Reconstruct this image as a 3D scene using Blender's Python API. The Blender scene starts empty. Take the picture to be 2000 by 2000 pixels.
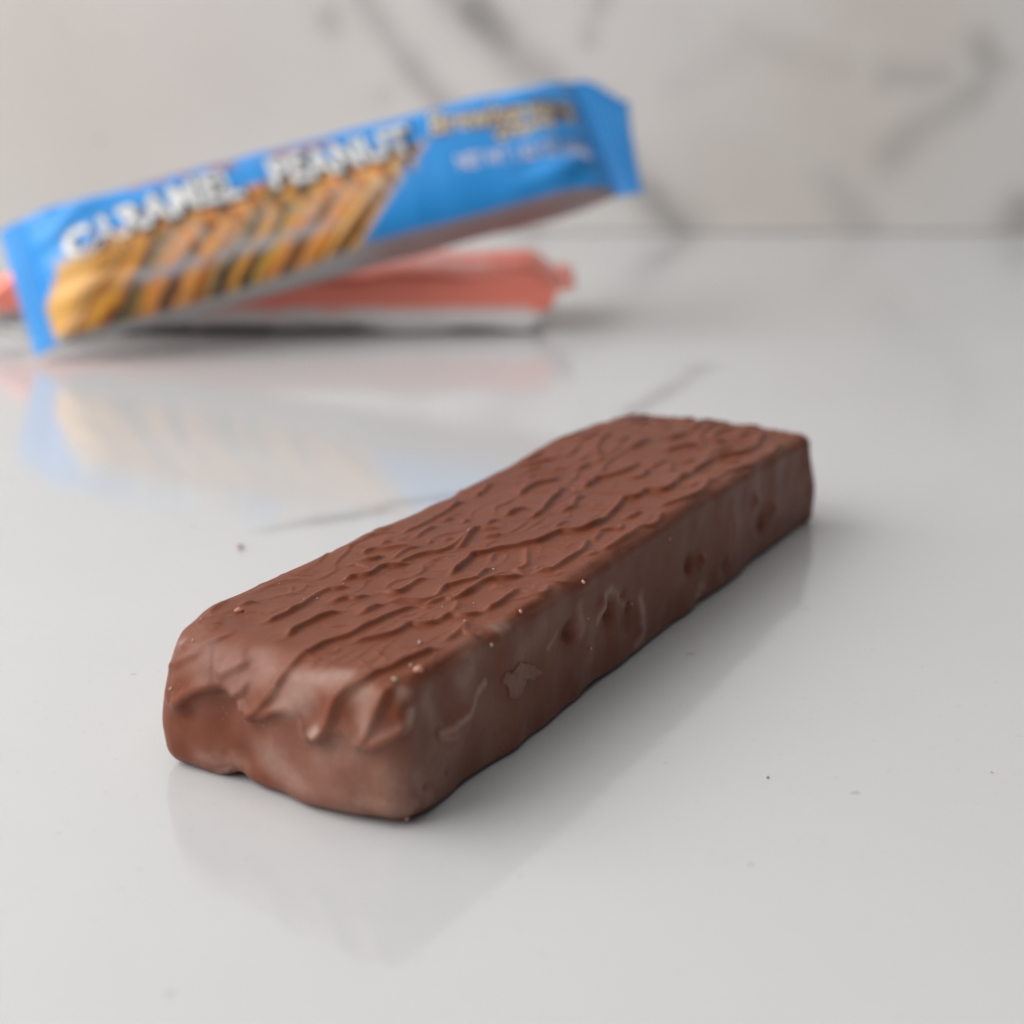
import bpy, math
import numpy as np
from mathutils import Matrix, Vector

# ------------------------------------------------------------------ camera, world, light, exposure
MM = 0.001                       # everything below is written in millimetres
scene = bpy.context.scene
COL = scene.collection

cam = bpy.data.cameras.new('camera')
cam_obj = bpy.data.objects.new('camera', cam)
COL.objects.link(cam_obj)
cam_obj.location = (0.0, 0.0, 75 * MM)
cam_obj.rotation_euler = (math.radians(90 - 16.47), 0, 0)
cam.sensor_width = 36.0
cam.lens = 66.6
cam.clip_start = 0.01
cam.clip_end = 50
cam.dof.use_dof = True
cam.dof.focus_distance = 0.192
cam.dof.aperture_fstop = 20
scene.camera = cam_obj

world = bpy.data.worlds.new('World')
scene.world = world
world.use_nodes = True
bg = world.node_tree.nodes['Background']
bg.inputs['Color'].default_value = (0.93, 0.96, 1.0, 1)
bg.inputs['Strength'].default_value = 0.08


def area(name, loc, aim, sx, sy, power, color):
    l = bpy.data.lights.new(name, 'AREA')
    l.shape = 'RECTANGLE'
    l.size, l.size_y, l.energy, l.color = sx, sy, power, color
    o = bpy.data.objects.new(name, l)
    COL.objects.link(o)
    o.location = loc
    o.rotation_euler = (Vector(aim) - Vector(loc)).to_track_quat('-Z', 'Y').to_euler()
    return o


# the window on the left that lights the counter
area('window_light', (-0.58, 0.22, 0.47), (-0.02, 0.28, 0.0), 1.15, 0.70, 11.0, (1.0, 0.99, 0.975))
# soft light from the ceiling and from the room behind the camera
area('ceiling_light', (0.05, 0.05, 1.30), (0.05, 0.15, 0.0), 1.20, 1.20, 3.6, (0.97, 0.985, 1.0))
area('room_light', (-0.45, -0.75, 0.70), (0.0, 0.20, 0.0), 0.90, 0.90, 2.3, (1.0, 0.985, 0.97))

scene.view_settings.view_transform = 'Standard'
scene.view_settings.look = 'None'
scene.view_settings.exposure = -0.13
scene.view_settings.gamma = 1.0
scene.cycles.use_denoising = True
scene.cycles.max_bounces = 8


# ------------------------------------------------------------------ helpers
def mesh_obj(name, verts, faces, mat=None, parent=None, smooth=True):
    me = bpy.data.meshes.new(name)
    v = np.asarray(verts, np.float32)
    me.vertices.add(len(v))
    me.vertices.foreach_set('co', (v * MM).ravel())
    if isinstance(faces, np.ndarray):
        k = faces.shape[1]
        loops = faces.astype(np.int32).ravel()
        starts = np.arange(len(faces), dtype=np.int32) * k
    else:
        loops = np.array([i for f in faces for i in f], np.int32)
        starts = np.cumsum([0] + [len(f) for f in faces[:-1]]).astype(np.int32)
    me.loops.add(len(loops))
    me.loops.foreach_set('vertex_index', loops)
    me.polygons.add(len(starts))
    me.polygons.foreach_set('loop_start', starts)
    me.update(calc_edges=True)
    me.validate()
    if smooth:
        me.polygons.foreach_set('use_smooth', np.ones(len(me.polygons), bool))
    if mat:
        me.materials.append(mat)
    o = bpy.data.objects.new(name, me)
    COL.objects.link(o)
    if parent:
        o.parent = parent
    return o


def empty(name, matrix):
    o = bpy.data.objects.new(name, None)
    o.empty_display_size = 0.01
    COL.objects.link(o)
    o.matrix_world = matrix
    return o


def tag(o, label, cat=None, group=None, kind=None):
    o['label'] = label
    if cat:
        o['category'] = cat
    if group:
        o['group'] = group
    if kind:
        o['kind'] = kind


def attr_float(o, name, vals):
    a = o.data.attributes.new(name, 'FLOAT', 'POINT')
    a.data.foreach_set('value', np.asarray(vals, np.float32))


def attr_color(o, name, rgb):
    a = o.data.attributes.new(name, 'FLOAT_COLOR', 'POINT')
    c = np.ones((len(rgb), 4), np.float32)
    c[:, :3] = rgb
    a.data.foreach_set('color', c.ravel())


def sstep(a, b, x):
    t = np.clip((x - a) / (b - a), 0, 1)
    return t * t * (3 - 2 * t)


RNG = np.random.default_rng(11)
TAB = RNG.uniform(-1, 1, (32, 32, 32))


def vnoise(P, scale, off=0.0):
    """smooth value noise in -1..1 at points P (n,3), feature size = scale"""
    p = P / scale + off + 100
    i = np.floor(p).astype(int)
    f = p - i
    f = f * f * f * (f * (f * 6 - 15) + 10)
    out = 0
    for dx in (0, 1):
        for dy in (0, 1):
            for dz in (0, 1):
                w = (f[:, 0] if dx else 1 - f[:, 0]) * (f[:, 1] if dy else 1 - f[:, 1]) * (f[:, 2] if dz else 1 - f[:, 2])
                out = out + w * TAB[(i[:, 0] + dx) % 32, (i[:, 1] + dy) % 32, (i[:, 2] + dz) % 32]
    return out


def seg_dist(P, A, B):
    """distance of points P to segment AB, the parameter along it and the offset from the closest point"""
    d = B - A
    L2 = max(float(d @ d), 1e-9)
    t = np.clip(((P - A) @ d) / L2, 0, 1)
    off = P - (A + t[:, None] * d)
    return np.sqrt((off ** 2).sum(1)), t, off


class Nodes:
    def __init__(self, name):
        self.mat = bpy.data.materials.new(name)
        self.mat.use_nodes = True
        self.nt = self.mat.node_tree
        self.bsdf = self.nt.nodes['Principled BSDF']

    def new(self, kind, **kw):
        n = self.nt.nodes.new(kind)
        for k, v in kw.items():
            if hasattr(n, k):
                setattr(n, k, v)
            else:
                n.inputs[k].default_value = v
        return n

    def link(self, a, b):
        self.nt.links.new(a, b)

    def set(self, **kw):
        for k, v in kw.items():
            self.bsdf.inputs[k.replace('_', ' ')].default_value = v

    def noise(self, scale, detail=4, rough=.55, coords=None):
        n = self.new('ShaderNodeTexNoise')
        n.inputs['Scale'].default_value = scale
        n.inputs['Detail'].default_value = detail
        n.inputs['Roughness'].default_value = rough
        if coords is not None:
            self.link(coords, n.inputs['Vector'])
        return n

    def ramp(self, src, stops):
        r = self.new('ShaderNodeValToRGB')
        el = r.color_ramp.elements
        while len(el) < len(stops):
            el.new(0.5)
        for e, (p, c) in zip(el, stops):
            e.position = p
            e.color = (*c, 1) if len(c) == 3 else c
        self.link(src, r.inputs['Fac'])
        return r

    def mix(self, fac, a, b, blend='MIX'):
        m = self.new('ShaderNodeMix', data_type='RGBA', blend_type=blend)
        for s, v in ((m.inputs[0], fac), (m.inputs[6], a), (m.inputs[7], b)):
            if hasattr(v, 'is_output'):
                self.link(v, s)
            elif isinstance(v, tuple):
                s.default_value = (*v, 1)
            else:
                s.default_value = v
        return m.outputs[2]

    def math(self, op, a, b=None):
        m = self.new('ShaderNodeMath', operation=op)
        for s, v in zip(m.inputs, (a, b)):
            if v is None:
                continue
            if hasattr(v, 'is_output'):
                self.link(v, s)
            else:
                s.default_value = v
        return m.outputs[0]

    def bump(self, height, strength, dist, normal=None):
        b = self.new('ShaderNodeBump')
        b.inputs['Strength'].default_value = strength
        b.inputs['Distance'].default_value = dist
        self.link(height, b.inputs['Height'])
        if normal is not None:
            self.link(normal, b.inputs['Normal'])
        return b.outputs['Normal']


# ------------------------------------------------------------------ materials
def mat_marble(name, base, vein, warm, rough, cloudy=.95):
    m = Nodes(name)
    tc = m.new('ShaderNodeTexCoord').outputs['Object']
    av = m.new('ShaderNodeAttribute', attribute_name='vein').outputs['Fac']
    aw = m.new('ShaderNodeAttribute', attribute_name='warm').outputs['Fac']
    cloud = m.noise(9, 5, .6, tc)
    c0 = m.ramp(cloud.outputs['Fac'], [(.3, tuple(x * cloudy for x in base)), (.7, base)]).outputs['Color']
    c1 = m.mix(aw, c0, warm)
    n2 = m.noise(60, 5, .65, tc)
    vv = m.math('MULTIPLY', av, m.math('ADD', n2.outputs['Fac'], .5))
    c2 = m.mix(vv, c1, vein)
    # tiny grey and brown specks in the slab
    sp = m.noise(900, 2, .5, tc)
    spk = m.ramp(sp.outputs['Fac'], [(.66, (0, 0, 0)), (.78, (1, 1, 1))])
    c3 = m.mix(m.math('MULTIPLY', spk.outputs['Color'], .22), c2, tuple(x * .55 for x in base))
    sp2 = m.noise(330, 1, .5, tc)
    spk2 = m.ramp(sp2.outputs['Fac'], [(.765, (0, 0, 0)), (.80, (1, 1, 1))])
    c4 = m.mix(m.math('MULTIPLY', spk2.outputs['Color'], .35), c3, (.30, .24, .20))
    m.link(c4, m.bsdf.inputs['Base Color'])
    rn = m.noise(40, 4, .6, tc)
    rr = m.new('ShaderNodeMapRange')
    rr.inputs['To Min'].default_value = rough * .6
    rr.inputs['To Max'].default_value = rough * 1.5
    m.link(rn.outputs['Fac'], rr.inputs['Value'])
    m.link(rr.outputs['Result'], m.bsdf.inputs['Roughness'])
    bn = m.noise(420, 3, .5, tc)
    m.link(m.bump(bn.outputs['Fac'], .25, .00006), m.bsdf.inputs['Normal'])
    m.set(IOR=1.5)
    return m.mat


def mat_chocolate():
    m = Nodes('milk_chocolate')
    tc = m.new('ShaderNodeTexCoord').outputs['Object']
    ab = m.new('ShaderNodeAttribute', attribute_name='bloom').outputs['Fac']
    big = m.noise(70, 5, .6, tc)
    c0 = m.ramp(big.outputs['Fac'], [(.3, (.160, .038, .0135)), (.7, (.192, .049, .0195))]).outputs['Color']
    dust = m.noise(1400, 4, .7, tc)
    patch = m.noise(260, 5, .65, tc)
    f = m.math('MULTIPLY', ab, m.math('ADD', m.math('MULTIPLY', patch.outputs['Fac'], .9), m.math('MULTIPLY', dust.outputs['Fac'], .6)))
    c1 = m.mix(f, c0, (.40, .255, .205))
    # fine pale dust grains
    gr = m.noise(2600, 1, .5, tc)
    g = m.ramp(gr.outputs['Fac'], [(.74, (0, 0, 0)), (.79, (1, 1, 1))]).outputs['Color']
    c2 = m.mix(m.math('MULTIPLY', g, .25), c1, (.5, .36, .28))
    m.link(c2, m.bsdf.inputs['Base Color'])
    r = m.math('ADD', m.math('MULTIPLY', patch.outputs['Fac'], .16), .36)
    r2 = m.math('ADD', r, m.math('MULTIPLY', ab, .18))
    m.link(r2, m.bsdf.inputs['Roughness'])
    b1 = m.bump(patch.outputs['Fac'], .35, .00012)
    b2 = m.bump(dust.outputs['Fac'], .25, .00003, b1)
    m.link(b2, m.bsdf.inputs['Normal'])
    m.set(IOR=1.44, Specular_IOR_Level=.34, Subsurface_Weight=.12, Subsurface_Scale=.0006)
    m.bsdf.inputs['Subsurface Radius'].default_value = (1.0, .45, .25)
    return m.mat


def mat_plain(name, color, rough=.5, ior=1.45, metal=0.0):
    m = Nodes(name)
    tc = m.new('ShaderNodeTexCoord').outputs['Object']
    n = m.noise(500, 3, .6, tc)
    c = m.ramp(n.outputs['Fac'], [(.25, tuple(x * .85 for x in color)), (.75, color)]).outputs['Color']
    m.link(c, m.bsdf.inputs['Base Color'])
    m.set(Roughness=rough, IOR=ior, Metallic=metal)
    return m.mat


def mat_film(name, rough=.40, metal=0.0):
    """printed plastic film: the print is the colour attribute of the mesh"""
    m = Nodes(name)
    tc = m.new('ShaderNodeTexCoord').outputs['Object']
    a = m.new('ShaderNodeAttribute', attribute_name='print').outputs['Color']
    m.link(a, m.bsdf.inputs['Base Color'])
    n = m.noise(120, 3, .5, tc)
    m.link(m.bump(n.outputs['Fac'], .35, .0004), m.bsdf.inputs['Normal'])
    m.set(Roughness=rough, IOR=1.5, Metallic=metal)
    return m.mat


M_TABLE = mat_marble('white_quartz', (.62, .622, .625), (.30, .29, .28), (.62, .58, .55), .095)
M_WALL = mat_marble('marble_panel', (.79, .76, .735), (.27, .255, .24), (.60, .50, .44), .30, .86)
M_CHOC = mat_chocolate()
M_PINK = mat_plain('chocolate_shaving', (.60, .31, .21), .6)
M_WHITE = mat_plain('sugar_grain', (.55, .42, .34), .5)
M_GRAIN = mat_plain('pale_grain', (.58, .40, .31), .6)
M_GREY = mat_plain('greyish_grain', (.42, .38, .30), .5)
M_ORANGE = mat_plain('orange_crumb', (.55, .19, .07), .6)
M_DARKCRUMB = mat_plain('dark_crumb', (.12, .06, .04), .6)
M_TANCRUMB = mat_plain('pale_brown_crumb', (.40, .27, .24), .6)
M_FILM = mat_film('printed_film')
M_FOIL = mat_film('printed_foil', .36, .35)
M_INK_WHITE = mat_plain('white_ink', (.82, .81, .80), .3)
M_INK_GREY = mat_plain('grey_ink', (.33, .34, .35), .3)
M_INK_BLACK = mat_plain('black_ink', (.02, .02, .025), .3)
M_INK_CREAM = mat_plain('cream_ink', (.66, .58, .42), .3)
M_INK_BROWN = mat_plain('brown_ink', (.22, .13, .12), .3)
M_INK_RUST = mat_plain('rust_ink', (.50, .16, .08), .3)
M_INK_PALE = mat_plain('pale_ink', (.72, .70, .82), .3)


# ------------------------------------------------------------------ counter and wall
def strokes(P2, items):
    """soft strokes painted on a plane: items = (points, width, strength)"""
    out = np.zeros(len(P2))
    wob = vnoise(np.c_[P2, np.zeros(len(P2))], 9) * 1.6 + vnoise(np.c_[P2, np.ones(len(P2))], 3) * .7
    for pts, w, s in items:
        pts = np.array(pts, float)
        best = np.full(len(P2), 1e9)
        if len(pts) == 1:
            pts = np.repeat(pts, 2, 0) + [[0, 0], [.1, 0]]
        for A, B in zip(pts[:-1], pts[1:]):
            best = np.minimum(best, seg_dist(P2, A, B)[0])
        best = np.maximum(best + wob * min(1, w / 4), 0)
        out = np.maximum(out, s * np.exp(-(best / w) ** 2))
    return out


def grid_plane(us, vs):
    U, V = np.meshgrid(us, vs, indexing='ij')
    idx = np.arange(U.size).reshape(U.shape)
    q = np.stack([idx[:-1, :-1], idx[1:, :-1], idx[1:, 1:], idx[:-1, 1:]], -1).reshape(-1, 4)
    return U.ravel(), V.ravel(), q


WALL_Y = 528.0
us = np.unique(np.r_[np.linspace(-1400, -190, 12), np.arange(-190, 191, 2.0), np.linspace(190, 1400, 12)])
vs = np.unique(np.r_[np.linspace(-900, 80, 12), np.arange(80, WALL_Y - 1, 2.0), WALL_Y + 18])
u_, v_, q_ = grid_plane(us, vs)
top = np.c_[u_, v_, np.zeros(len(u_))]
# a slab 20 mm thick: top sheet plus underside and edges
n0 = len(top)
cor = np.array([[-1400, -900, 0], [1400, -900, 0], [1400, WALL_Y + 18, 0], [-1400, WALL_Y + 18, 0]], float)
low = cor - [0, 0, 20]
extra = np.vstack([cor, low])
faces = [tuple(f) for f in q_] + [(n0, n0 + 4, n0 + 5, n0 + 1), (n0 + 1, n0 + 5, n0 + 6, n0 + 2), (n0 + 2, n0 + 6, n0 + 7, n0 + 3), (n0 + 3, n0 + 7, n0 + 4, n0), (n0 + 7, n0 + 6, n0 + 5, n0 + 4)]
allv = np.vstack([top, extra])
counter = mesh_obj('countertop', allv, faces, M_TABLE, smooth=False)
P2 = allv[:, :2]
attr_float(counter, 'vein', strokes(P2, [
    ([(-33, 245), (-27, 249), (-22, 252.9), (-17, 257.5), (-10.3, 260.9), (-5.2, 263.6), (4, 270), (14, 290), (21, 315)], 1.6, .48),
    ([(-27, 249), (-18, 254)], 2.0, .62),
    ([(21, 315.4), (27.3, 329.2), (32.6, 341.9), (35.5, 349)], 2.0, .55),
    ([(34, 345), (36, 351)], 3.0, .35),
    ([(-112, 356), (-99.8, 362.8), (-93, 368)], 3.0, .45),
    ([(35, 470), (45, 500), (49, 526)], 3.0, .35),
]))
attr_float(counter, 'warm', np.clip(vnoise(np.c_[P2, np.zeros(len(P2))], 70) * .6, 0, 1) * .25)
tag(counter, 'white quartz countertop with faint grey veins under the chocolate bar', 'countertop', kind='structure')

us = np.unique(np.r_[np.linspace(-1400, -200, 10), np.arange(-200, 201, 2.0), np.linspace(200, 1400, 10)])
vs = np.unique(np.r_[0.0, np.arange(1, 121, 2.0), np.linspace(121, 900, 12)])
u_, v_, q_ = grid_plane(us, vs)
front = np.c_[u_, np.full(len(u_), WALL_Y), v_]
n0 = len(front)
cor = np.array([[-1400, WALL_Y, 0], [1400, WALL_Y, 0], [1400, WALL_Y, 900], [-1400, WALL_Y, 900]], float)
extra = np.vstack([cor, cor + [0, 15, 0]])
faces = [tuple(f) for f in q_] + [(n0, n0 + 4, n0 + 5, n0 + 1)[::-1], (n0 + 1, n0 + 5, n0 + 6, n0 + 2)[::-1], (n0 + 2, n0 + 6, n0 + 7, n0 + 3)[::-1], (n0 + 3, n0 + 7, n0 + 4, n0)[::-1], (n0 + 4, n0 + 5, n0 + 6, n0 + 7)[::-1]]
allv = np.vstack([front, extra])
wall = mesh_obj('wall', allv, faces, M_WALL, smooth=False)
wall.location.z = 0.0003
P2 = allv[:, [0, 2]]
attr_float(wall, 'vein', strokes(P2, [
    ([(-52, 95), (-46, 78), (-41.2, 67.9), (-36.6, 58.6), (-31.9, 50.5), (-25.1, 41), (-18.9, 33.5), (-8, 20), (6, 0)], 3.9, 0.44),
    ([(-20, 72), (-15.1, 63.9), (-8.3, 56.6), (-2.1, 50.5), (5.6, 43.8), (14, 37), (26, 24), (36.1, 13.4), (42.6, 5.6), (49.2, -1)], 5.9, 0.40),
    ([(-9.7, 59.9), (-2.1, 51.9)], 5.4, 0.72),
    ([(36, 13.4), (42.6, 5.6), (47, 1)], 4.7, 0.60),
    ([(-50.4, 57.9), (-49.8, 56)], 3.5, 0.37),
    ([(26, 68), (24.1, 61.9), (23.5, 59.9)], 3.5, 0.44),
    ([(21.4, 55.2), (20.8, 51.2)], 3.3, 0.32),
    ([(103.6, 21.1), (111, 28), (120.4, 33.5), (127, 39), (131, 45)], 5.4, 0.34),
    ([(127.8, 48.5), (129.3, 46)], 5.4, 0.48),
    ([(102.4, 43.1), (110.1, 42.1), (117, 42.7)], 4.7, 0.37),
    ([(88, 14), (93.1, 6.3), (97.6, 1.4)], 5.1, 0.28),
    ([(141, 5), (142, 0)], 5.9, 0.60),
    ([(62.3, 53.2), (77.8, 47.8), (92, 44)], 4.7, 0.13),
    ([(-35.6, 37), (-34.9, 38.3)], 3.7, 0.20),
    ([(45, 40), (55, 44), (66, 52)], 4.5, 0.09),
]))
attr_float(wall, 'warm', np.clip(strokes(P2, [([(86, 36), (94, 28)], 24, .38), ([(66, 12), (78, 4)], 22, .36), ([(98, 60), (110, 55)], 18, .4), ([(-140, 50), (-120, 30)], 40, .25), ([(-90, 50)], 30, .15)]), 0, 1))
tag(wall, 'pale grey marble wall with dark veins behind the wrapped bars', 'wall', kind='structure')

# measured crest lines, dents, bloom, painted sheen and crumbs of the bar, in millimetres of the bar itself
RIDGES = [
(0.7,"-13.8 -50.5 11.4 -11.4 -51.8 11.8 -10.5 -52 12.1 -9.2 -51.9 12.6 -8.3 -51.6 13 -7.7 -51 13.5 -7.7 -50.4 13.7"),
(0.9,"-14.4 -51.4 9 -13 -52 9.9 -11.6 -52.5 10.7 -10.4 -52.6 11.5 -9.5 -52.5 11.9 -8.9 -52.4 12.2"),
(0.8,"-7.2 -53.1 11.7 -6.9 -53.4 11.2 -6.4 -53.8 10.7 -5.9 -53.7 11.1 -4.7 -53.7 11.8 -3.8 -53.5 12.3 -3.1 -53.2 12.9"),
(1.3,"-12.8 -53.3 6.7 -12.3 -53.5 6.4 -11.5 -53.5 6.9 -10.7 -53.5 7.6 -9.5 -53.6 8.6 -8 -53.7 9.3 -6.9 -53.8 9.5 -6.2 -53.9 10.2"),
(0.9,"-6.2 -53.9 8.6 -4.7 -54.2 9.3 -3.8 -54.4 10 -3.3 -54.4 10.5 -2.8 -54.3 11.3 -2.6 -54.2 11.7"),
(1.35,"-4.7 -54.2 9 -3.5 -54.4 8.3 -3.3 -54.5 7.6 -2.6 -54.6 7.9 -1.7 -54.9 8.8 -0.5 -55.1 10 0.7 -55.2 11.1 0.9 -55 11.9 1.2 -54.8 12.3 1.7 -54.2 13 2.4 -52.8 13.8"),
(0.6,"-0.5 -53.9 12.9 0 -54.4 12.4 0.9 -55 11.9"),
(0.9,"-2.8 -54.6 7.4 -0.9 -55 8.1 0.7 -55.4 9.3 1.9 -55.6 9.5 3.1 -55.9 9.3 3.8 -56 9"),
(1.2,"1.2 -54.5 12.7 1.7 -53.9 13.3 1.9 -53 13.7 2.1 -51.5 13.8 2.1 -49.9 13.8 2.4 -48.6 13.8 3.1 -47.2 13.8 3.1 -45.2 13.8 3.1 -43.9 13.8 3.3 -42.6 13.8 3.3 -40.6 13.8 3.6 -38.8 13.8 3.8 -37.4 13.8 4.3 -36.2 13.8"),
(1.1,"-1.9 -50.1 13.8 -2.4 -47.5 13.8 -2.4 -45.3 13.8 -2.4 -43.4 13.8 -1.9 -42 13.8 -1.2 -41 13.8"),
(1,"4.3 -48.6 13.8 5.7 -46 13.8 6.4 -45 13.8 6.6 -43.5 13.8 6.4 -42.1 13.8 6.4 -41.3 13.8 7.6 -41.1 13.8 8 -40.1 13.8 8.3 -38.9 13.8"),
(1.3,"4.7 -56.1 7.6 5.7 -56.3 8.1 6.4 -56.4 8.8 7.1 -56.4 10 7.6 -56.4 11.4 8 -56.2 12.2 8.5 -55.9 12.7 9.2 -55.5 13.1 9.9 -55 13.5 10.2 -53.7 13.8 10.7 -52 13.8 10.9 -50 13.8 11.4 -48.4 13.8 11.6 -46.8 13.8 12.1 -45.7 13.8"),
(1,"3.3 -55.9 9.3 4 -56 8.3 4.5 -56.1 7.4 5.4 -56.2 7.4"),
(1.1,"9.5 -56.5 7.9 10.4 -56.5 8.6 10.9 -56.5 9.5 11.4 -56.5 10.7 11.8 -56.4 11.9 11.9 -55.8 12.8 12.2 -55.2 13.3 12.3 -54.4 13.7"),
(1.2,"9.9 -56.5 7.4 10.7 -56.5 7.6 12.1 -56.4 8.6 13 -56.1 9.3 13.5 -55.6 10 13.9 -55.1 10.5 14.1 -54.7 11.2 14.1 -54.5 11.6"),
(0.9,"-5.7 -44.3 13.8 -5.9 -42.8 13.8 -5.9 -41.4 13.8 -5.7 -40.9 13.8"),
(0.6,"-0.2 -41.5 13.8 0.7 -41.4 13.8 0.9 -40.3 13.8 0.9 -39.1 13.8 1.2 -38.2 13.8"),
(0.6,"-10.9 -44.5 13.8 -10.9 -43.7 13.8 -10.6 -42.9 13.8 -9.7 -42.7 13.8"),
(0.9,"-6.4 -47.6 13.8 -5.9 -46.9 13.8 -5.9 -45.6 13.8 -5.7 -43.9 13.8 -5.9 -42.3 13.8 -5.9 -40.9 13.8 -6.2 -39.2 13.8 -6.4 -37.4 13.8 -6.2 -36.1 13.8 -5.4 -35.8 13.8 -5 -34.8 13.8 -4.3 -34.7 13.8"),
(0.8,"-4.5 -39.8 13.8 -3.8 -39.1 13.8 -3.8 -37.6 13.8 -3.3 -36.9 13.8 -2.4 -36.4 13.8"),
(0.25,"-12.3 -40.4 13.8 -12.3 -37.7 13.8 -11.4 -34.8 13.8 -10 -34.6 13.8 -8 -34.8 13.8"),
(0.2,"-11.4 -34.8 13.8 -11.9 -32.1 13.8 -11.9 -30.5 13.8"),
(0.5,"-12.6 -47.6 13.6 -12.9 -45.3 13.7 -13.1 -43 13.7"),
(1.1,"-6.2 -33.4 13.8 -6.2 -32.2 13.8 -5.9 -31.3 13.8 -5.2 -31.1 13.8 -4.7 -30.3 13.8 -5 -28.5 13.8 -4.7 -27.3 13.8 -3.8 -26.9 13.8 -3.3 -26.1 13.8 -3.3 -25 13.8"),
(1,"-8.5 -27.4 13.8 -7.9 -26.8 13.8 -7.1 -26.2 13.8 -6.9 -25 13.8 -7.1 -24 13.8"),
(0.7,"-8.5 -29.2 13.8 -7.9 -28.2 13.8 -7.2 -28.4 13.8 -5.9 -28.7 13.8 -4.7 -29.1 13.8"),
(0.7,"-5.7 -25.6 13.8 -5.2 -24.8 13.8 -5.7 -22.5 13.8 -5.7 -21.1 13.8 -5.2 -20.1 13.8 -4.7 -19.2 13.8"),
(1,"-4 -26.5 13.8 -4 -24.8 13.8 -3.8 -23 13.8 -3.3 -21.3 13.8 -2.4 -20.5 13.8 -2.1 -18.8 13.8 -2.1 -16.7 13.8 -2.4 -14.8 13.8 -2.6 -13.1 13.8"),
(0.8,"-9 -25.2 13.8 -9.5 -23.8 13.8 -9.2 -22.7 13.8 -8.4 -22.5 13.8 -7.7 -22.1 13.8 -6.9 -21.1 13.8 -5.9 -20.3 13.8 -5.2 -19.7 13.8"),
(1,"-1.4 -34.3 13.8 -0.7 -34.2 13.8 0 -34.2 13.8 0.7 -33.9 13.8 0.7 -32.6 13.8 0.5 -31 13.8 0.5 -29.5 13.8 0.9 -28.9 13.8 1.4 -28.5 13.8"),
(0.9,"-6.2 -36.3 13.8 -5.9 -35.5 13.8 -5.2 -35 13.8 -4.5 -34.5 13.8"),
(0.9,"-3.8 -39.9 13.8 -3.5 -38.6 13.8 -3.1 -37.3 13.8 -2.1 -37.4 13.8 -1.9 -36.5 13.8 -1.4 -35.5 13.8"),
(0.8,"0.2 -41.2 13.8 0.7 -40.1 13.8 0.7 -38.7 13.8 1.2 -37.6 13.8 1.2 -37 13.8"),
(1,"1.2 -37 13.8 1.7 -36 13.8 2.6 -35.5 13.8 4 -35.1 13.8 4.5 -34.3 13.8 4.7 -33.3 13.8 4.3 -31.6 13.8 4 -30.3 13.8 4.5 -29.8 13.8 5 -28.3 13.8 5.7 -27.3 13.8 5.7 -25.8 13.8"),
(0.5,"4.7 -36.2 13.8 5.9 -36.5 13.8"),
(0.9,"4.7 -36.2 13.8 5.2 -34.6 13.8 5.4 -32.9 13.8 6.6 -33.4 13.8 6.6 -32.5 13.8 7.1 -31 13.8 6.9 -28.8 13.8 6.6 -27.5 13.8"),
(1.1,"2.8 -27.2 13.8 2.4 -25.5 13.8 2.1 -23.2 13.8 1.4 -20.3 13.8 1.9 -19.2 13.8"),
(0.8,"6.6 -33.1 13.8 7.6 -34.2 13.8 8 -35.5 13.8 8.5 -37.2 13.8"),
(1,"6.6 -41.1 13.8 8 -40.9 13.8 8.3 -39.3 13.8 8.3 -37.6 13.8 8.8 -37.2 13.8 9.7 -37.2 13.8 10.2 -36.6 13.8 10.7 -34.9 13.8"),
(0.8,"11.6 -44.1 13.8 11.6 -42.6 13.8 11.4 -40.8 13.8 10.9 -38.5 13.8 11.8 -41 13.8 13.2 -41 13.7 13.4 -40.1 13.6"),
(0.8,"-9 -17.2 13.8 -8.9 -15.4 13.8 -8.7 -14.4 13.8 -9.1 -11.1 13.8 -9.1 -9.5 13.8 -9.1 -7.7 13.8 -9.5 -5 13.8 -9.7 -2.9 13.8 -9.5 -1.9 13.8"),
(0.8,"-6.9 -18 13.8 -7.1 -16.1 13.8 -7.4 -14.2 13.8 -7.4 -12.6 13.8 -6.6 -12.4 13.8"),
(0.7,"-7.6 -10.4 13.8 -7.4 -9.1 13.8 -6.9 -8.4 13.8"),
(0.7,"-5.2 -10.2 13.8 -5.2 -8.9 13.8 -5 -8.4 13.8"),
(0.7,"-9.2 -21.3 13.8 -9 -20.3 13.8 -8.2 -20.1 13.8"),
(0.7,"-3.5 -17.4 13.8 -3.5 -16.1 13.8 -2.8 -15.7 13.8"),
(1.1,"-1.2 -19 13.8 -1.2 -17.6 13.8 -1.9 -15.2 13.8 -2.4 -13.5 13.8 -2.8 -11.3 13.8 -2.6 -10.4 13.8"),
(0.7,"-9.9 0.2 13.8 -9.5 0.9 13.8 -9.7 2.6 13.8"),
(0.5,"-5.2 -18.2 13.8 -4.5 -17.8 13.8"),
(0.9,"-2.6 -13.3 13.8 -2.8 -11.3 13.8 -2.6 -10.6 13.8 -1.7 -11.1 13.8 -0.9 -10.4 13.8 -0.9 -9.3 13.8"),
(0.8,"-9.3 -5.4 13.8 -9.7 -3.3 13.8 -9.2 -2.4 13.8"),
(0.8,"-10.2 0.7 13.8 -9.2 0.4 13.8 -9.5 2.4 13.8 -10.2 5.1 13.8 -9.9 6.1 13.8"),
(0.8,"-2.6 -9.8 13.8 -2.6 -8.4 13.8 -2.4 -7.3 13.8 -1.4 -7.9 13.8"),
(1,"-0.7 -13.9 13.8 -0.2 -13.1 13.8 0.5 -12.6 13.8 0.5 -12 13.8 1.2 -12.6 13.8"),
(1,"-4.7 2.4 13.8 -5 4.3 13.8 -5.2 6.5 13.8 -5.2 8 13.8 -4.5 9.3 13.8 -4 10.6 13.8 -4 12.4 13.8"),
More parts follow.
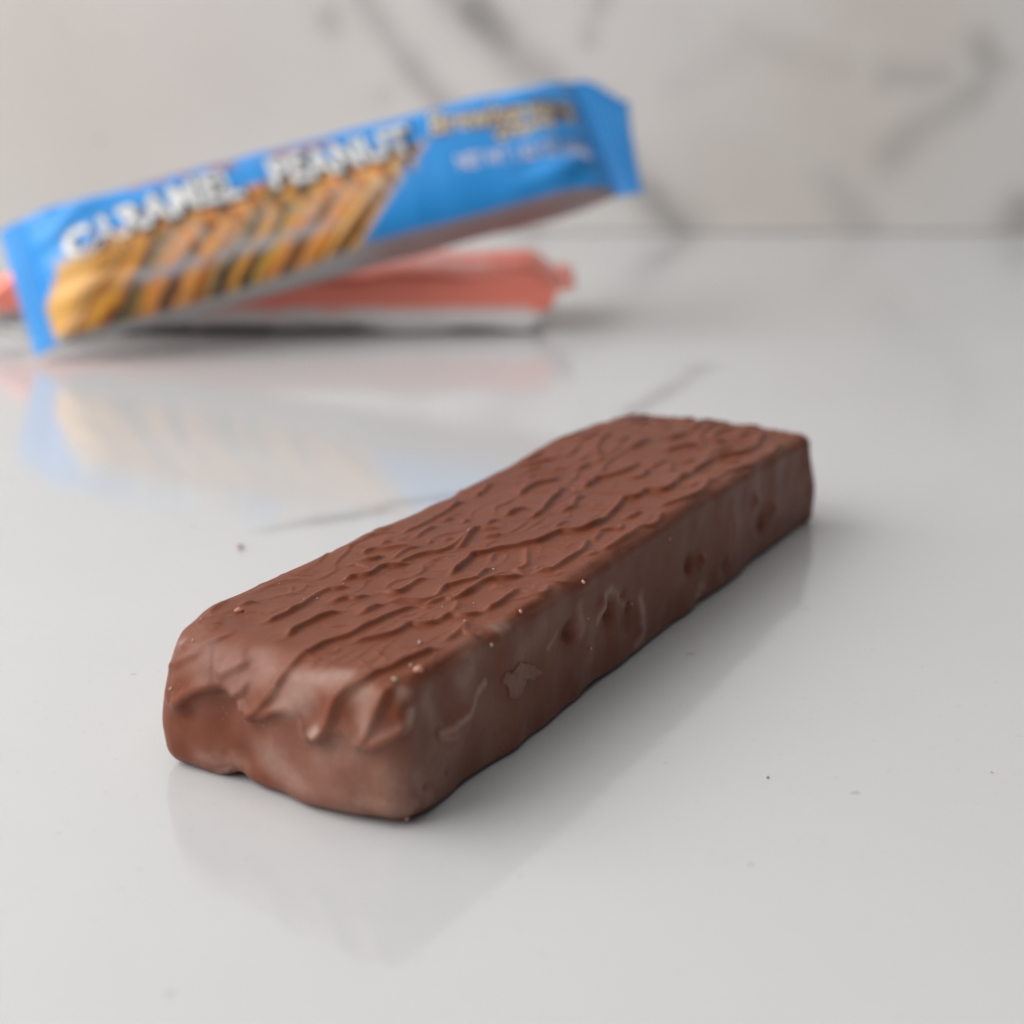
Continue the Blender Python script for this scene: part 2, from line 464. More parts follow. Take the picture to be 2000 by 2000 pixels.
(1,"-2.4 -5.9 13.8 -2.1 -4.7 13.8 -2.1 -3.1 13.8 -1.7 -2.2 13.8 -0.7 -1.5 13.8"),
(1.2,"0.5 -5.4 13.8 0.9 -4.5 13.8 0.9 -3.1 13.8 0.2 -0 13.8 -0.5 2.6 13.8 -0.9 5.3 13.8 -1.7 7.8 13.8 -0.7 8 13.8"),
(0.9,"2.6 -1.5 13.8 2.8 -0.3 13.8 3.1 1.2 13.8 1.9 4.1 13.8 1.9 5.8 13.8 2.1 7 13.8"),
(1.1,"0.5 9.1 13.8 0.2 11.3 13.8 0 13.9 13.8 0.5 15.2 13.8"),
(0.6,"4.7 -7.3 13.8 4.7 -5.2 13.8 5 -3.6 13.8"),
(1.3,"2.6 -26.6 13.8 2.4 -24.7 13.8 1.9 -21.9 13.8 1.4 -19.9 13.8 2.1 -19.2 13.8 2.4 -18 13.8 2.6 -17.2 13.8 3.3 -16.1 13.8 4 -15 13.8 4.7 -13.7 13.8 5.4 -12.8 13.8 5.7 -11.1 13.8 5.7 -9.1 13.8 5.9 -7.9 13.8 7.1 -7.5 13.8 7.8 -6.6 13.8 8.3 -5.2 13.8 8.3 -2.9 13.8 8.3 -1.7 13.8"),
(0.7,"4.3 -21.5 13.8 3.3 -18.8 13.8 3.1 -17.6 13.8"),
(0.9,"5 -14.6 13.8 6.2 -16.5 13.8 6.9 -18.2 13.8 8 -20.1 13.8 8 -21.7 13.8 7.8 -22.4 13.8 9 -23 13.8 9.7 -22.8 13.8"),
(1,"5.9 -27.7 13.8 5.4 -25.6 13.8 5 -23.4 13.8 5.2 -22.6 13.8"),
(1.1,"6.4 -33.6 13.8 6.9 -32.3 13.8 6.9 -30.5 13.8 6.6 -28.6 13.8 6.9 -26.9 13.8 7.3 -26 13.8 8.3 -25.3 13.8 8.8 -24.1 13.8 9 -23 13.8"),
(1.1,"9.9 -22.2 13.8 10.2 -21.1 13.8 10.9 -20.7 13.8 10.9 -18.8 13.8 10.9 -17.2 13.8 10.9 -15 13.8 10.9 -13.1 13.8 10.2 -10.6 13.8 9.7 -9.1 13.8"),
(1,"10.7 -35.1 13.8 10.9 -33.6 13.8 11.1 -32.1 13.8 10.7 -29 13.8 10.4 -27.1 13.8"),
(0.6,"10.7 -27.3 13.8 12.1 -28 13.8 13 -28 13.8 13.2 -26.6 13.7 12.8 -25.4 13.8 12.8 -24.5 13.8"),
(0.4,"11.1 -23.8 13.8 12.1 -24.3 13.8 13 -23.8 13.8 13.5 -22.8 13.5 13.5 -21.7 13.5"),
(0.8,"10.7 -9.8 13.8 9.9 -6.8 13.8 10.2 -5.7 13.8"),
(0.7,"11.6 -14.6 13.8 12.3 -13.9 13.8 12.3 -12 13.8"),
(0.7,"-7.3 9.6 13.8 -7.1 10.8 13.8 -6.4 11.3 13.8"),
(0.7,"-6.4 14.7 13.9 -5.7 15.7 13.9 -4.7 15.2 13.8"),
(0.9,"-3.8 15.5 13.8 -3.5 17.3 13.8 -3.8 19.4 13.9 -3.3 20.2 13.9"),
(1.1,"0.5 9.1 13.8 0.5 11.1 13.8 0 14.2 13.8 0.9 15 13.8 1.4 16.8 13.8 1.7 19.2 13.8 1.7 21.6 13.7 1.7 23.5 13.7"),
(1,"-2.8 28.4 13.9 -1.9 29 13.9 -1.7 31.5 13.9 -1.9 33.8 13.9 -0.9 34.1 13.8"),
(0.8,"-4.7 30.1 14 -4.5 31.8 14 -4.7 34.1 14"),
(0.8,"-4.5 23.5 13.9 -4.5 24.8 13.9 -4 25.4 13.9"),
(0.9,"0 35.2 13.8 0.5 36.7 13.7 0.7 39.3 13.7 1.2 41 13.7"),
(1,"1.7 30.1 13.7 2.4 31 13.6 2.8 33.5 13.6 3.8 34.9 13.5 5 35.8 13.4"),
(0.7,"-4.5 43.7 14 -4.5 45.5 14 -3.8 45.5 14"),
(1,"3.1 15.5 13.8 4.3 16.3 13.7 4.5 18.1 13.7 3.6 21.3 13.7"),
(0.8,"3.8 21.3 13.7 3.8 23.7 13.6 4 25.7 13.6 5 26.2 13.5"),
(1.3,"7.1 -7 13.8 7.8 -6.1 13.8 8.3 -4.3 13.8 8.3 -1.9 13.8 8 -0 13.8 7.8 1.9 13.8 7.6 3.6 13.8 6.9 6.1 13.8 6.6 7.5 13.8 7.6 8 13.8 7.8 9.3 13.8 7.3 11.6 13.7 8 12.1 13.7 9.2 12.4 13.7 9.5 14.7 13.7 8.8 18.6 13.6 9 21.3 13.5 8.8 24.8 13.4 8.8 27.6 13.3 8.5 31.2 13.2 8.8 34.9 13"),
(0.8,"9.5 -0.5 13.8 10.2 0.4 13.8 10.4 2.6 13.8 10.7 3.8 13.8"),
(0.8,"9 17.3 13.6 9.2 19.7 13.5 9.5 22.1 13.4"),
(0.9,"11.6 5.6 13.8 11.8 7.5 13.8 12.3 9.3 13.8 12.8 11.6 13.7 13 14.4 13.6 12.8 17.6 13.6 11.1 22.7 13.4"),
(0.8,"9.7 -7.7 13.8 9.7 -5.7 13.8 10.4 -4.3 13.8 11.4 -4.3 13.8 10.4 -1.7 13.8"),
(0.8,"12.5 -12.2 13.8 12.8 -10.2 13.8 12.8 -7.7 13.8 12.8 -4.7 13.8 12.5 -1.7 13.8 13.4 -0.7 13.6 13.2 2.1 13.7 12.5 4.6 13.8"),
(0.8,"5.4 38.4 13.3 6.6 40.5 13.1"),
(0.9,"8 29.6 13.2 7.6 32.4 13.2 7.6 35.2 13.1 8.3 37 13 8.8 38.4 12.9"),
(1.1,"9 30.1 13.2 9 32.4 13.1 9.7 33.8 13 10.7 35.8 12.9 10.9 38.1 12.8 10.7 41 12.7 9.9 44.6 12.7 9 48.5 12.7"),
(0.8,"12.5 18.4 13.5 12.5 21 13.4 12.1 25.1 13.3 12.8 27 13.2 13 29.3 13 13.5 31 12.8 13.7 34.7 12.5 13.5 38.1 12.5 13.2 41.3 12.5 13 44.3 12.5"),
(0.7,"5.2 48.2 13.2 6.4 50 13 8 50.6 12.8"),
(0.8,"7.1 42.8 13 7.3 45.2 12.9 8.3 46.4 12.8"),
]
DENTS=[ (14.2,-23.2,8.6,1,-0.55),(14.2,-24.7,8.1,1.6,-0.3),(14.2,-13.3,7.6,1.1,-0.55),(14.2,-13.7,6.2,1.6,-0.3),(14.2,-8.9,4.8,1.5,-0.35),(14.2,-21.1,8.6,1.2,0.3),(14.2,-15.7,9,0.9,0.35),(14.2,-5,4.8,1,0.3),(14.2,-4.7,2.4,1.2,0.25),(14.2,-8.2,6.4,0.6,-0.3),(14.2,-10,8.3,0.8,-0.25),(14.2,8.8,6.4,1,-0.6),(14.2,12.4,5.9,0.9,0.4),(14.3,20.2,3.2,1.2,-0.3),(14.5,33.6,4.7,1.3,-0.6),(14.3,31.7,8.5,1.1,0.35),(14.5,38,5.7,1,0.45),(14.3,22.7,6.7,2.2,0.3),(14.2,13.2,1.7,1.2,-0.4),(14.2,3.1,8.1,3,0.2),(14.2,-48.9,7.1,0.6,-0.35),(14.2,-48,8.3,1.6,-0.35),(14.2,-44.7,7.4,1.2,0.3),(14.2,-47,6.4,0.9,0.3),(14.2,-41,10.9,2.4,-0.3),(14.2,-43.9,11.9,1.4,0.25),(14.2,-39.1,7.4,1.8,-0.15),(14.2,-34.5,2.4,2.4,0.15),(14.2,-52.1,3.1,0.55,-0.3),(14.2,-48,2.9,0.5,-0.25),(-5.7,-54,7.6,1.2,-0.5),(-6.4,-53.9,5.9,1.5,-0.4),(-10.5,-53.5,6.2,1.2,-0.7),(-1.7,-54.9,6.7,1.1,-0.5),(-3.8,-54.4,3.8,2,-0.5),(1.2,-55.5,7.9,1.6,0.3),(5.7,-56.3,10.2,1,-0.5),(7.3,-56.4,7.1,1.1,-0.6),(9.2,-56.5,10.9,1.2,-0.4),(12.5,-56.3,11.2,1,-0.4),(10.7,-56.5,6.7,1.4,-0.5),(7.1,-56.4,4.3,3,0.3),(13.1,-55.9,5,2.5,-0.2),(-3.8,-54.4,3.1,1.2,-0.4),(-9.3,-53.6,2.4,3,0.15) ]
BLOOM_AND_SHEEN=[ (0.55,0.8,"14.2 -16.7 7.6 14.2 -15.9 8.8 14.2 -14.8 9.8 14.2 -13.1 10.2"),(0.5,0.5,"14.2 -13.1 10.2 14.2 -11.1 8.6 14.2 -8.6 6.4"),(0.7,0.75,"14.2 -5.0 6.7 14.2 -5.0 4.8 14.2 -4.0 3.1 14.2 -4.3 1.9 14.2 -5.9 1.2"),(0.4,0.5,"14.2 -26.6 9.8 14.2 -28.8 8.8"),(0.6,0.5,"14.2 -21.3 10.9 14.2 -21.5 8.8 14.2 -21.3 7.9"),(1.2,0.35,"14.2 -18.0 7.1 14.2 -17.8 4.0"),(1.8,0.3,"14.2 -25.4 11.7 14.2 -28.2 11.4"),(0.8,0.8,"14.2 31.6 10.1 14.3 32.1 8.0 14.4 31.4 7.2"),(0.8,0.5,"14.5 37.8 6.8 14.6 38.0 4.6"),(0.9,1.2,"14.2 13.8 2.1 14.2 12.2 0.9"),(0.4,0.35,"14.3 21.2 8.1 14.3 21.1 5.1 14.4 22.2 3.5"),(0.45,0.8,"14.2 -48.2 6.7 14.2 -46.4 6.9 14.2 -43.3 7.6 14.2 -42.4 8.6 14.2 -40.8 9.0"),(0.5,0.5,"14.2 -48.6 6.4 14.2 -46.0 5.7"),(1.6,0.5,"14.2 -43.5 11.4 14.2 -45.1 11.4"),(1.8,0.35,"14.2 -41.8 12.4 14.2 -43.9 11.9 14.2 -44.7 10.2"),(1.3,0.4,"14.2 -51.7 11.2 14.2 -50.0 8.6 14.2 -48.9 7.9"),(3.5,0.3,"14.2 -46.4 4.5 14.2 -49.3 4.8"),(3,0.25,"14.2 -40.1 2.9 14.2 -41.8 6.4"),(1.4,0.4,"14.2 -29.3 11.4 14.2 -31.0 10.0 14.2 -33.6 10.0"),(0.8,0.5,"13.5 -37.9 13.5 13.7 -36.2 13.4"),(0.6,0.5,"13.7 -54.3 1.3 13.3 -55.5 2.2"),(1.6,0.5,"9.7 -56.5 2.4 12.9 -55.9 2.3 13.9 -54.6 1.8"),(4,0.35,"5.2 -56.2 5.5 8.0 -56.5 2.9 11.6 -56.5 4.5"),(2.5,0.4,"9.0 -56.5 7.4 6.2 -56.3 5.7"),(1.2,0.5,"14.2 -53.6 4.8 14.2 -52.1 2.1"),(1.8,0.5,"-0.5 -55.1 4.3 1.9 -55.6 3.1 4.0 -56.0 2.4"),(1.2,0.35,"-9.3 -53.6 1.7 -5.0 -54.2 1.9"),(0.5,0.7,"-8.3 -52.9 0.4 -6.2 -53.8 1.0"),(1.5,0.5,"4.0 -55.8 11.8 1.7 -55.6 10.5 2.6 -55.8 10.0"),(1.6,0.35,"-2.4 -53.4 12.8 -0.9 -54.1 12.5 -2.1 -54.5 11.3"),(1.8,0.3,"-8.6 -52.8 11.8 -4.3 -54.1 11.1"),(0.5,0.5,"-14.2 -50.3 11.3 -13.0 -50.7 11.8"),(1,0.6,"2.4 -55.1 12.4 5.2 -55.3 12.9 7.8 -54.9 13.5"),(1.4,0.6,"2.8 -55.8 10.7 4.3 -56.0 11.2"),(0.6,0.8,"5.4 -56.2 8.3 5.9 -56.3 8.6"),(1.2,0.4,"10.2 -56.0 12.5 10.9 -56.5 10.2"),(0.6,0.7,"13.8 -55.2 10.2 14.0 -54.8 11.4"),(0.8,0.5,"13.3 -54.9 12.8 13.3 -54.6 13.0"),(1.2,0.4,"14.4 51.7 8.0 14.6 48.2 5.6") ]  # pale bloom and sheen; the patch at the right foot paints in reflected light
CRUMBS=[ (12.8,-51.2,13.7,0.5,"p"),(11.8,-50.7,13.8,0.25,"w"),(9.9,-45.7,13.8,0.3,"w"),(12.1,-54.3,13.7,0.35,"g"),(-10.3,-45.7,13.8,0.5,"p"),(14.2,-39.7,12.6,0.3,"w"),(14.2,-18.4,5.2,0.35,"p"),(14.0,-20.5,13.0,0.35,"p"),(14.2,-19.7,9.0,0.2,"p"),(13.2,-54.1,0.6,0.42,"p"),(5.7,-23.2,13.8,0.2,"w"),(-0.2,8.0,13.8,0.3,"o"),(-2.6,-13.5,13.8,0.2,"p"),(12.5,-50.3,13.8,0.1,"p"),(13.5,-32.7,13.5,0.35,"p"),(10.9,-38.9,13.8,0.25,"p"),(14.2,-7.5,6.7,0.35,"p"),(-11.1,-52.6,0.3,0.12,"w"),(-1.2,-55.0,7.1,0.15,"w"),(-12.3,-53.1,8.3,0.2,"w"),(-12.7,-53.1,7.9,0.15,"w"),(-14.1,-51.9,8.6,0.15,"w"),(-11.1,-51.5,12.3,0.2,"w"),(-12.5,-48.7,13.5,0.15,"w"),(-5.7,-34.0,13.8,0.15,"w"),(7.6,-39.5,13.8,0.12,"w"),(6.6,-35.7,13.8,0.12,"w"),(8.8,-33.4,13.8,0.15,"w"),(-6.4,-40.0,13.8,0.15,"w"),(-5.7,-38.9,13.8,0.15,"w"),(-11.5,-36.8,13.8,0.12,"w"),(14.2,2.4,11.4,0.25,"o") ]
LOBES= [(-13.4, 6.7), (-12.8, 6.4), (-12.2, 6.2), (-11.2, 6.9), (-10.4, 7.9), (-8.9, 8.8), (-7.2, 9.3), (-5.7, 9.3), (-4.5, 9.0), (-4.0, 8.1), (-3.3, 7.4), (-2.1, 7.4), (-0.7, 8.1), (0.7, 9.0), (2.1, 9.5), (2.4, 9.5), (3.1, 9.3), (3.8, 8.8), (4.3, 7.9), (4.7, 7.1), (5.7, 7.1), (6.4, 7.9), (7.6, 8.6), (8.5, 8.8), (9.2, 8.3), (9.5, 7.4), (10.4, 7.4), (11.6, 8.1), (13.0, 9.3), (13.7, 10.0), (14.1, 10.9)]

# ------------------------------------------------------------------ chocolate bar
def base_bar(nx=180, ny=640, nz=80):
    """a block of 105 x 28.4 x 13.8 mm with edges of different roundness; returns points, quads, normals"""
    xs = np.linspace(-BW / 2, BW / 2, nx + 1)
    t = np.linspace(0, 1, ny + 1)
    ys = -BL / 2 + BL * (0.62 * t + 0.38 * t * t)
    zs = np.linspace(0, BH, nz + 1)
    I, J, K = np.meshgrid(np.arange(nx + 1), np.arange(ny + 1), np.arange(nz + 1), indexing='ij')
    surf = (I == 0) | (I == nx) | (J == 0) | (J == ny) | (K == 0) | (K == nz)
    idx = -np.ones(I.shape, np.int64)
    idx[surf] = np.arange(surf.sum())
    P = np.c_[xs[I[surf]], ys[J[surf]], zs[K[surf]]]
    quads = []

    def face(g, flip):
        q = np.stack([g[:-1, :-1], g[1:, :-1], g[1:, 1:], g[:-1, 1:]], -1).reshape(-1, 4)
        quads.append(q[:, ::-1] if flip else q)
    face(idx[:, :, 0], True)
    face(idx[:, :, -1], False)
    face(idx[:, 0, :], False)
    face(idx[:, -1, :], True)
    face(idx[0], True)
    face(idx[-1], False)
    Q = np.concatenate(quads)
    x, y, z = P.T
    zt = sstep(.25, .75, z / BH)
    fr = 1 - sstep(0, 9, y + BL / 2)
    rt = sstep(-.2, .45, x / BW)
    r = (1 - zt) * (1.1 + (.7 + 1.1 * rt) * fr) + zt * ((1 - rt) * (3.0 + 3.4 * sstep(30, 51, y)) + rt * 1.5) * (1 - fr) + zt * fr * (4.0 - 1.3 * rt + 1.7 * sstep(-.15, -.45, x / BW))
    h = np.array([BW / 2, BL / 2, BH / 2])
    c = P - np.array([0, 0, BH / 2])
    q = np.clip(c, -(h - r[:, None]), h - r[:, None])
    d = c - q
    N = d / np.maximum(np.linalg.norm(d, axis=1, keepdims=True), 1e-9)
    out = q + N * r[:, None]
    out[:, 2] += BH / 2
    # the near end is pushed out towards its right-hand corner and swells on the left
    fx, fy, fz = out.T.copy()
    near = 1 - sstep(0, 32, fy + BL / 2)
    out[:, 1] -= (1.0 + 3.0 * sstep(-11, 9, fx)) * near
    out[:, 0] -= sstep(-6, -13, fx) * (near + .5 * sstep(-50, -30, fy) * sstep(-2, -20, fy)) * (1.25 * sstep(.05, .6, fz / BH))
    # the far end: left shoulder a little higher, right shoulder lower, foot swelling outwards
    far = sstep(5, 50, fy)
    out[:, 2] += far * (fz / BH) * (.55 * sstep(2, -10, fx) * sstep(53, 40, fy) - 1.3 * sstep(-2, 13, fx))
    out[:, 1] += far * 1.0 * sstep(.85, .35, fz / BH) * sstep(-5, 10, fx)
    out[:, 0] += far * .5 * sstep(.9, .3, fz / BH) * sstep(2, 12, fx)
    return out, Q, N


BL, BW, BH = 105.0, 28.4, 13.8
V, Q, N = base_bar()
disp = np.zeros(len(V))
bloom = np.zeros(len(V))
VIS = np.arange(len(V))[(N[:, 2] > -.5)]

# coating ridges: each is a crest with a long slope behind it and a steep drop in front of it
acc = np.zeros(len(V))
near_crest = np.zeros(len(V))
for amp, txt in RIDGES:
    pts = np.array([float(w) for w in txt.split()]).reshape(-1, 3)
    # smooth the crest line (Chaikin)
    for _ in range(2):
        a, b = pts[:-1], pts[1:]
        m = np.stack([a * .75 + b * .25, a * .25 + b * .75], 1).reshape(-1, 3)
        pts = np.vstack([pts[:1], m, pts[-1:]])
    seglen = np.linalg.norm(np.diff(pts, axis=0), axis=1)
    tot = seglen.sum() + 1e-6
    lo, hi = pts.min(0) - 4.2, pts.max(0) + 4.2
    sel = np.where(((V >= lo) & (V <= hi)).all(1))[0]
    P, NN = V[sel], N[sel]
    best = np.full(len(sel), 1e9)
    side = np.zeros(len(sel))
    arc = np.zeros(len(sel))
    s0 = 0.0
    for A, B, L in zip(pts[:-1], pts[1:], seglen):
        if L < 1e-6:
            continue
        d, t, off = seg_dist(P, A, B)
        tang = (B - A) / L
        perp = np.cross(NN, tang)             # points to the left of the direction of travel
        sd = (off * perp).sum(1)
        k = d < best
        best[k] = d[k]
        side[k] = sd[k]
        arc[k] = s0 + t[k] * L
        s0 += L
    taper = sstep(0, 1, np.clip(np.minimum(arc, tot - arc) / min(1.6, tot * .4), 0, 1)) * .8 + .2
    left = side > 0
    d = np.where(best < 1e8, best, 1e3)
    depthscale = .85
    wf = 1 + .8 * sstep(-.4, -.8, NN[:, 1])
    dw = d / wf
    prof = np.where(left, .55 * np.exp(-(dw / 1.25) ** 1.25) + .45 * np.exp(-(dw / .28) ** 2), np.exp(-(dw / .33) ** 1.8))
    var = 1 + .25 * vnoise(P, 2.2)
    h = .52 * amp * (1 + .25 * sstep(-.4, -.8, NN[:, 1])) * depthscale * prof * taper * var
    pos = np.clip(h, 0, None)
    acc[sel] += pos ** 2.5
    near_crest[sel] = np.maximum(near_crest[sel], np.exp(-(d / 1.5) ** 2))
    disp[sel] += np.minimum(h, 0)
disp += acc ** (1 / 2.5)

# the coating that ran over the near end stops in a row of rounded lobes, thicker than the face below
lx = np.array([p[0] for p in LOBES])
lz = np.array([p[1] for p in LOBES])
zl = np.interp(V[:, 0], lx, np.convolve(np.pad(lz, 1, 'edge'), [.2, .6, .2], 'valid'))
over = V[:, 2] - zl
endw = sstep(-.25, -.75, N[:, 1]) * sstep(14.4, 13.2, V[:, 0]) * sstep(-14.6, -13.4, V[:, 0])
disp += endw * (1 - .45 * sstep(-7, -12, V[:, 0])) * (.34 * sstep(-.5, .8, over) + .24 * np.exp(-((over - .6) / .6) ** 2)) * (1 - .6 * sstep(1.5, 5, over))

for x, y, z, r, dpt in DENTS:
    d2 = ((V - [x, y, z]) ** 2).sum(1)
    k = d2 < (3.2 * r) ** 2
    disp[k] += dpt * (1.5 if x > 13 else .55) * np.exp(-d2[k] / r ** 2)

for w, s, txt in BLOOM_AND_SHEEN:
    pts = np.array([float(t) for t in txt.split()]).reshape(-1, 3)
    k = np.where(((V >= pts.min(0) - 3 * w) & (V <= pts.max(0) + 3 * w)).all(1))[0]
    best = np.full(len(k), 1e9)
    for A, B in zip(pts[:-1], pts[1:]):
        best = np.minimum(best, seg_dist(V[k], A, B)[0])
    wob = .25 * w * vnoise(V[k], max(w * .8, .6))
    bloom[k] = np.maximum(bloom[k], 1.35 * s * np.exp(-(np.maximum(best + wob, 0) / w) ** 2))

# general unevenness of the coating
topw = sstep(.6, .95, N[:, 2])
sidew = 1 - topw
disp += vnoise(V, 9, 3) * .22 + vnoise(V, 4, 7) * .10 + vnoise(V, 1.6, 5) * .02
disp += sidew * (vnoise(V * [1, 1, .6], 5, 17) * .22 + vnoise(V, 2.6, 23) * .09)
# smaller wavelets between the measured crests: they rise slowly from left to right and break sharply
st = V * [1, .38, 1]
ph = V[:, 0] / 2.7 + .85 * vnoise(st, 4.2, 31) + .38 * vnoise(V * [1, .6, 1], 1.9, 37) + .012 * V[:, 1]
fp = ph - np.floor(ph)
saw = np.where(fp < .86, (fp / .86) ** 1.7, .5 + .5 * np.cos((fp - .86) / .14 * np.pi))
am = sstep(-.35, .45, vnoise(V * [1, .55, 1], 3.4, 41))
far = sstep(-10, 30, V[:, 1])
disp += sstep(.75, .97, N[:, 2]) * (1 - .9 * near_crest) * am * (.8 * saw + .3 * np.exp(-((fp - .84) / .09) ** 2)) * (.16 - .08 * sstep(-30, -42, V[:, 1]) + .17 * far)
# short cross links between the crests
ph2 = V[:, 1] / 4.5 + 1.1 * vnoise(V, 3.6, 43) + .5 * vnoise(V, 1.7, 47)
fp2 = ph2 - np.floor(ph2)
disp += sstep(.75, .97, N[:, 2]) * (1 - .6 * near_crest) * sstep(.0, .6, vnoise(V, 2.8, 53)) * .14 * np.exp(-((fp2 - .5) / .10) ** 2)
bloom += sidew * (.07 * np.clip(vnoise(V, 5, 51) + .2, 0, 1) + .12 * np.clip(vnoise(V, 1.8, 57), 0, 1))
right = sstep(.7, 1, N[:, 0])
bloom += right * .12 * sstep(-15, -48, V[:, 1])

P = V + N * disp[:, None]
# the underside: arched at the front left, slightly lifted along the left edge and wavy on the right
x, y, z = V.T
low = 1 - sstep(0, 5, z)
lift = .75 * np.exp(-((x + 5.2) / 1.5) ** 2) * (1 - sstep(0, 14, y + BL / 2))
lift += .30 * (1 - sstep(0, 7, x + BW / 2)) * (1 - sstep(0, 30, y + BL / 2))
lift += .30 * np.clip(vnoise(np.c_[x, y, x * 0], 6, 61), 0, 1)
lift += .7 * np.exp(-((x - 14.2) / 1.5) ** 2 - ((y - 13.0) / 1.6) ** 2)
P[:, 2] += low * lift
# foot flares out a little at the near corner and the right-hand edge wanders
flare = (1 - sstep(0, 3.5, z))
P[:, 1] -= flare * .3 * np.exp(-((x - 6) / 7) ** 2) * (1 - sstep(0, 4, y + BL / 2))
P[:, 0] += sstep(6, 14, x) * (.30 * vnoise(np.c_[y, y * 0, y * 0], 11, 71) + .15 * vnoise(np.c_[y, y * 0, y * 0], 4, 73))
P[:, 0] += sstep(-6, -14, x) * .45 * vnoise(np.c_[y, y * 0, y * 0], 12, 77)
P[:, 2] = np.maximum(P[:, 2], 0.03 + .12 * np.clip(vnoise(np.c_[x, y, x * 0], 2, 83), 0, 1))

ANG = math.radians(-27.5)
bar = empty('chocolate_bar', Matrix.Translation(Vector((3.75, 208.92, 0)) * MM) @ Matrix.Rotation(ANG, 4, 'Z'))
tag(bar, 'unwrapped milk chocolate bar with rippled top lying on the white countertop', 'chocolate bar')
coat = mesh_obj('chocolate_coating', P, Q, M_CHOC, bar)
attr_float(coat, 'bloom', np.clip(bloom, 0, 1.4))


def blob_mesh(c, r, seed, squash=(1, 1, 1), n=6):
    """a small irregular grain"""
    g = np.random.default_rng(seed)
    vs, fs = [], []
    for i in range(n + 1):
        th = math.pi * i / n
        for j in range(2 * n):
            ph = math.pi * j / n
            vs.append((math.sin(th) * math.cos(ph), math.sin(th) * math.sin(ph), math.cos(th)))
    vs = np.array(vs)
    vs = vs * (1 + .55 * vnoise(vs, .7, seed * 1.7))[:, None] * r * .72 * np.array(squash)
    ang = g.uniform(0, 6.28)
    R = np.array([[math.cos(ang), -math.sin(ang), 0], [math.sin(ang), math.cos(ang), 0], [0, 0, 1]])
    vs = vs @ R.T + np.array(c)
    for i in range(n):
        for j in range(2 * n):
            a, b = i * 2 * n + j, i * 2 * n + (j + 1) % (2 * n)
            fs.append((a, a + 2 * n, b + 2 * n, b))
    return vs, fs


CM = {'p': M_PINK, 'w': M_WHITE, 'g': M_GREY, 'o': M_ORANGE}
grains_v, grains_f = [], []
for i, (cx, cy, cz, r, kind) in enumerate(CRUMBS):
    k = ((V - [cx, cy, cz]) ** 2).sum(1).argmin()
    c = P[k] + N[k] * r * .25
    c[2] = max(c[2], .85 * r)
    vs, fs = blob_mesh(c, r, i + 3, (1.25, .7, .75) if r > .3 else (1, .8, .8), 5 if r > .3 else 4)
    if r >= .3:
        mesh_obj('crumb', vs, fs, CM[kind], bar)
    else:
        o = len(grains_v)
        grains_v += list(vs)
        grains_f += [tuple(a + o for a in f) for f in fs]
# loose dust grains scattered over the coating
g = np.random.default_rng(5)
cand = np.where((N[:, 2] > .7) & (V[:, 1] < 10) | (N[:, 1] < -.9))[0]
for i, k in enumerate(g.choice(cand, 60, False)):
    r = g.uniform(.03, .06)
    vs, fs = blob_mesh(P[k] + N[k] * r * .4, r, 200 + i, (1.3, .8, .8), 3)
    o = len(grains_v)
    grains_v += list(vs)
    grains_f += [tuple(a + o for a in f) for f in fs]
sg = mesh_obj('dust_grains', np.array(grains_v), grains_f, M_GRAIN, bar)
sg['kind'] = 'stuff'


# chipped flake of coating on the right flank
def flake(outline, thick, seed, lift):
    pts = np.array(outline)
    c = pts.mean(0)
    ring = []
    g = np.random.default_rng(seed)
    m = len(pts)
    for i in range(m):
        for t in (0, .33, .66):
            ring.append(pts[i] * (1 - t) + pts[(i + 1) % m] * t + np.r_[0, g.uniform(-.14, .14, 2)])
    ring = np.array(ring)
    inner = c + (ring - c) * .55
    def base(p):
        k = ((V[None] - p[:, None]) ** 2).sum(2).argmin(1) if len(p) < 60 else None
        return P[k]
    rb, ib, cb = base(ring), base(inner), base(c[None])
    for arr, src in ((rb, ring), (ib, inner), (cb, c[None])):
        arr[:, 1:] = src[:, 1:]
    edge = lift * (.75 + .5 * g.random(len(ring)))
    rt_ = rb + np.c_[edge, edge * 0, edge * 0]
    it_ = ib + [thick * .8, 0, 0]
    ct_ = cb + [thick * .75, 0, 0]
    rlow = rb - [.12, 0, 0]
    n = len(ring)
    vs = np.vstack([ct_, it_, rt_, rlow])
    fs = []
    for i in range(n):
        j = (i + 1) % n
        fs += [(0, 1 + i, 1 + j), (1 + i, 1 + n + i, 1 + n + j, 1 + j), (1 + n + i, 1 + 2 * n + i, 1 + 2 * n + j, 1 + n + j)]
    return vs, fs


fv, ff = flake([(14.2, -38.0, 8.6), (14.2, -37.2, 9.1), (14.2, -36.6, 8.6), (14.2, -35.6, 8.7), (14.2, -34.6, 9.2), (14.2, -33.6, 8.6), (14.2, -32.4, 8.2), (14.2, -31.2, 7.5), (14.2, -30.2, 6.6), (14.2, -31.6, 6.3), (14.2, -33.0, 6.7), (14.2, -34.2, 6.0), (14.2, -35.4, 5.7), (14.2, -36.6, 6.1), (14.2, -36.9, 7.2)], .24, 4, .20)
fo = mesh_obj('chipped_flake', fv, ff, M_CHOC, bar, smooth=False)
attr_float(fo, 'bloom', np.full(len(fv), .6))

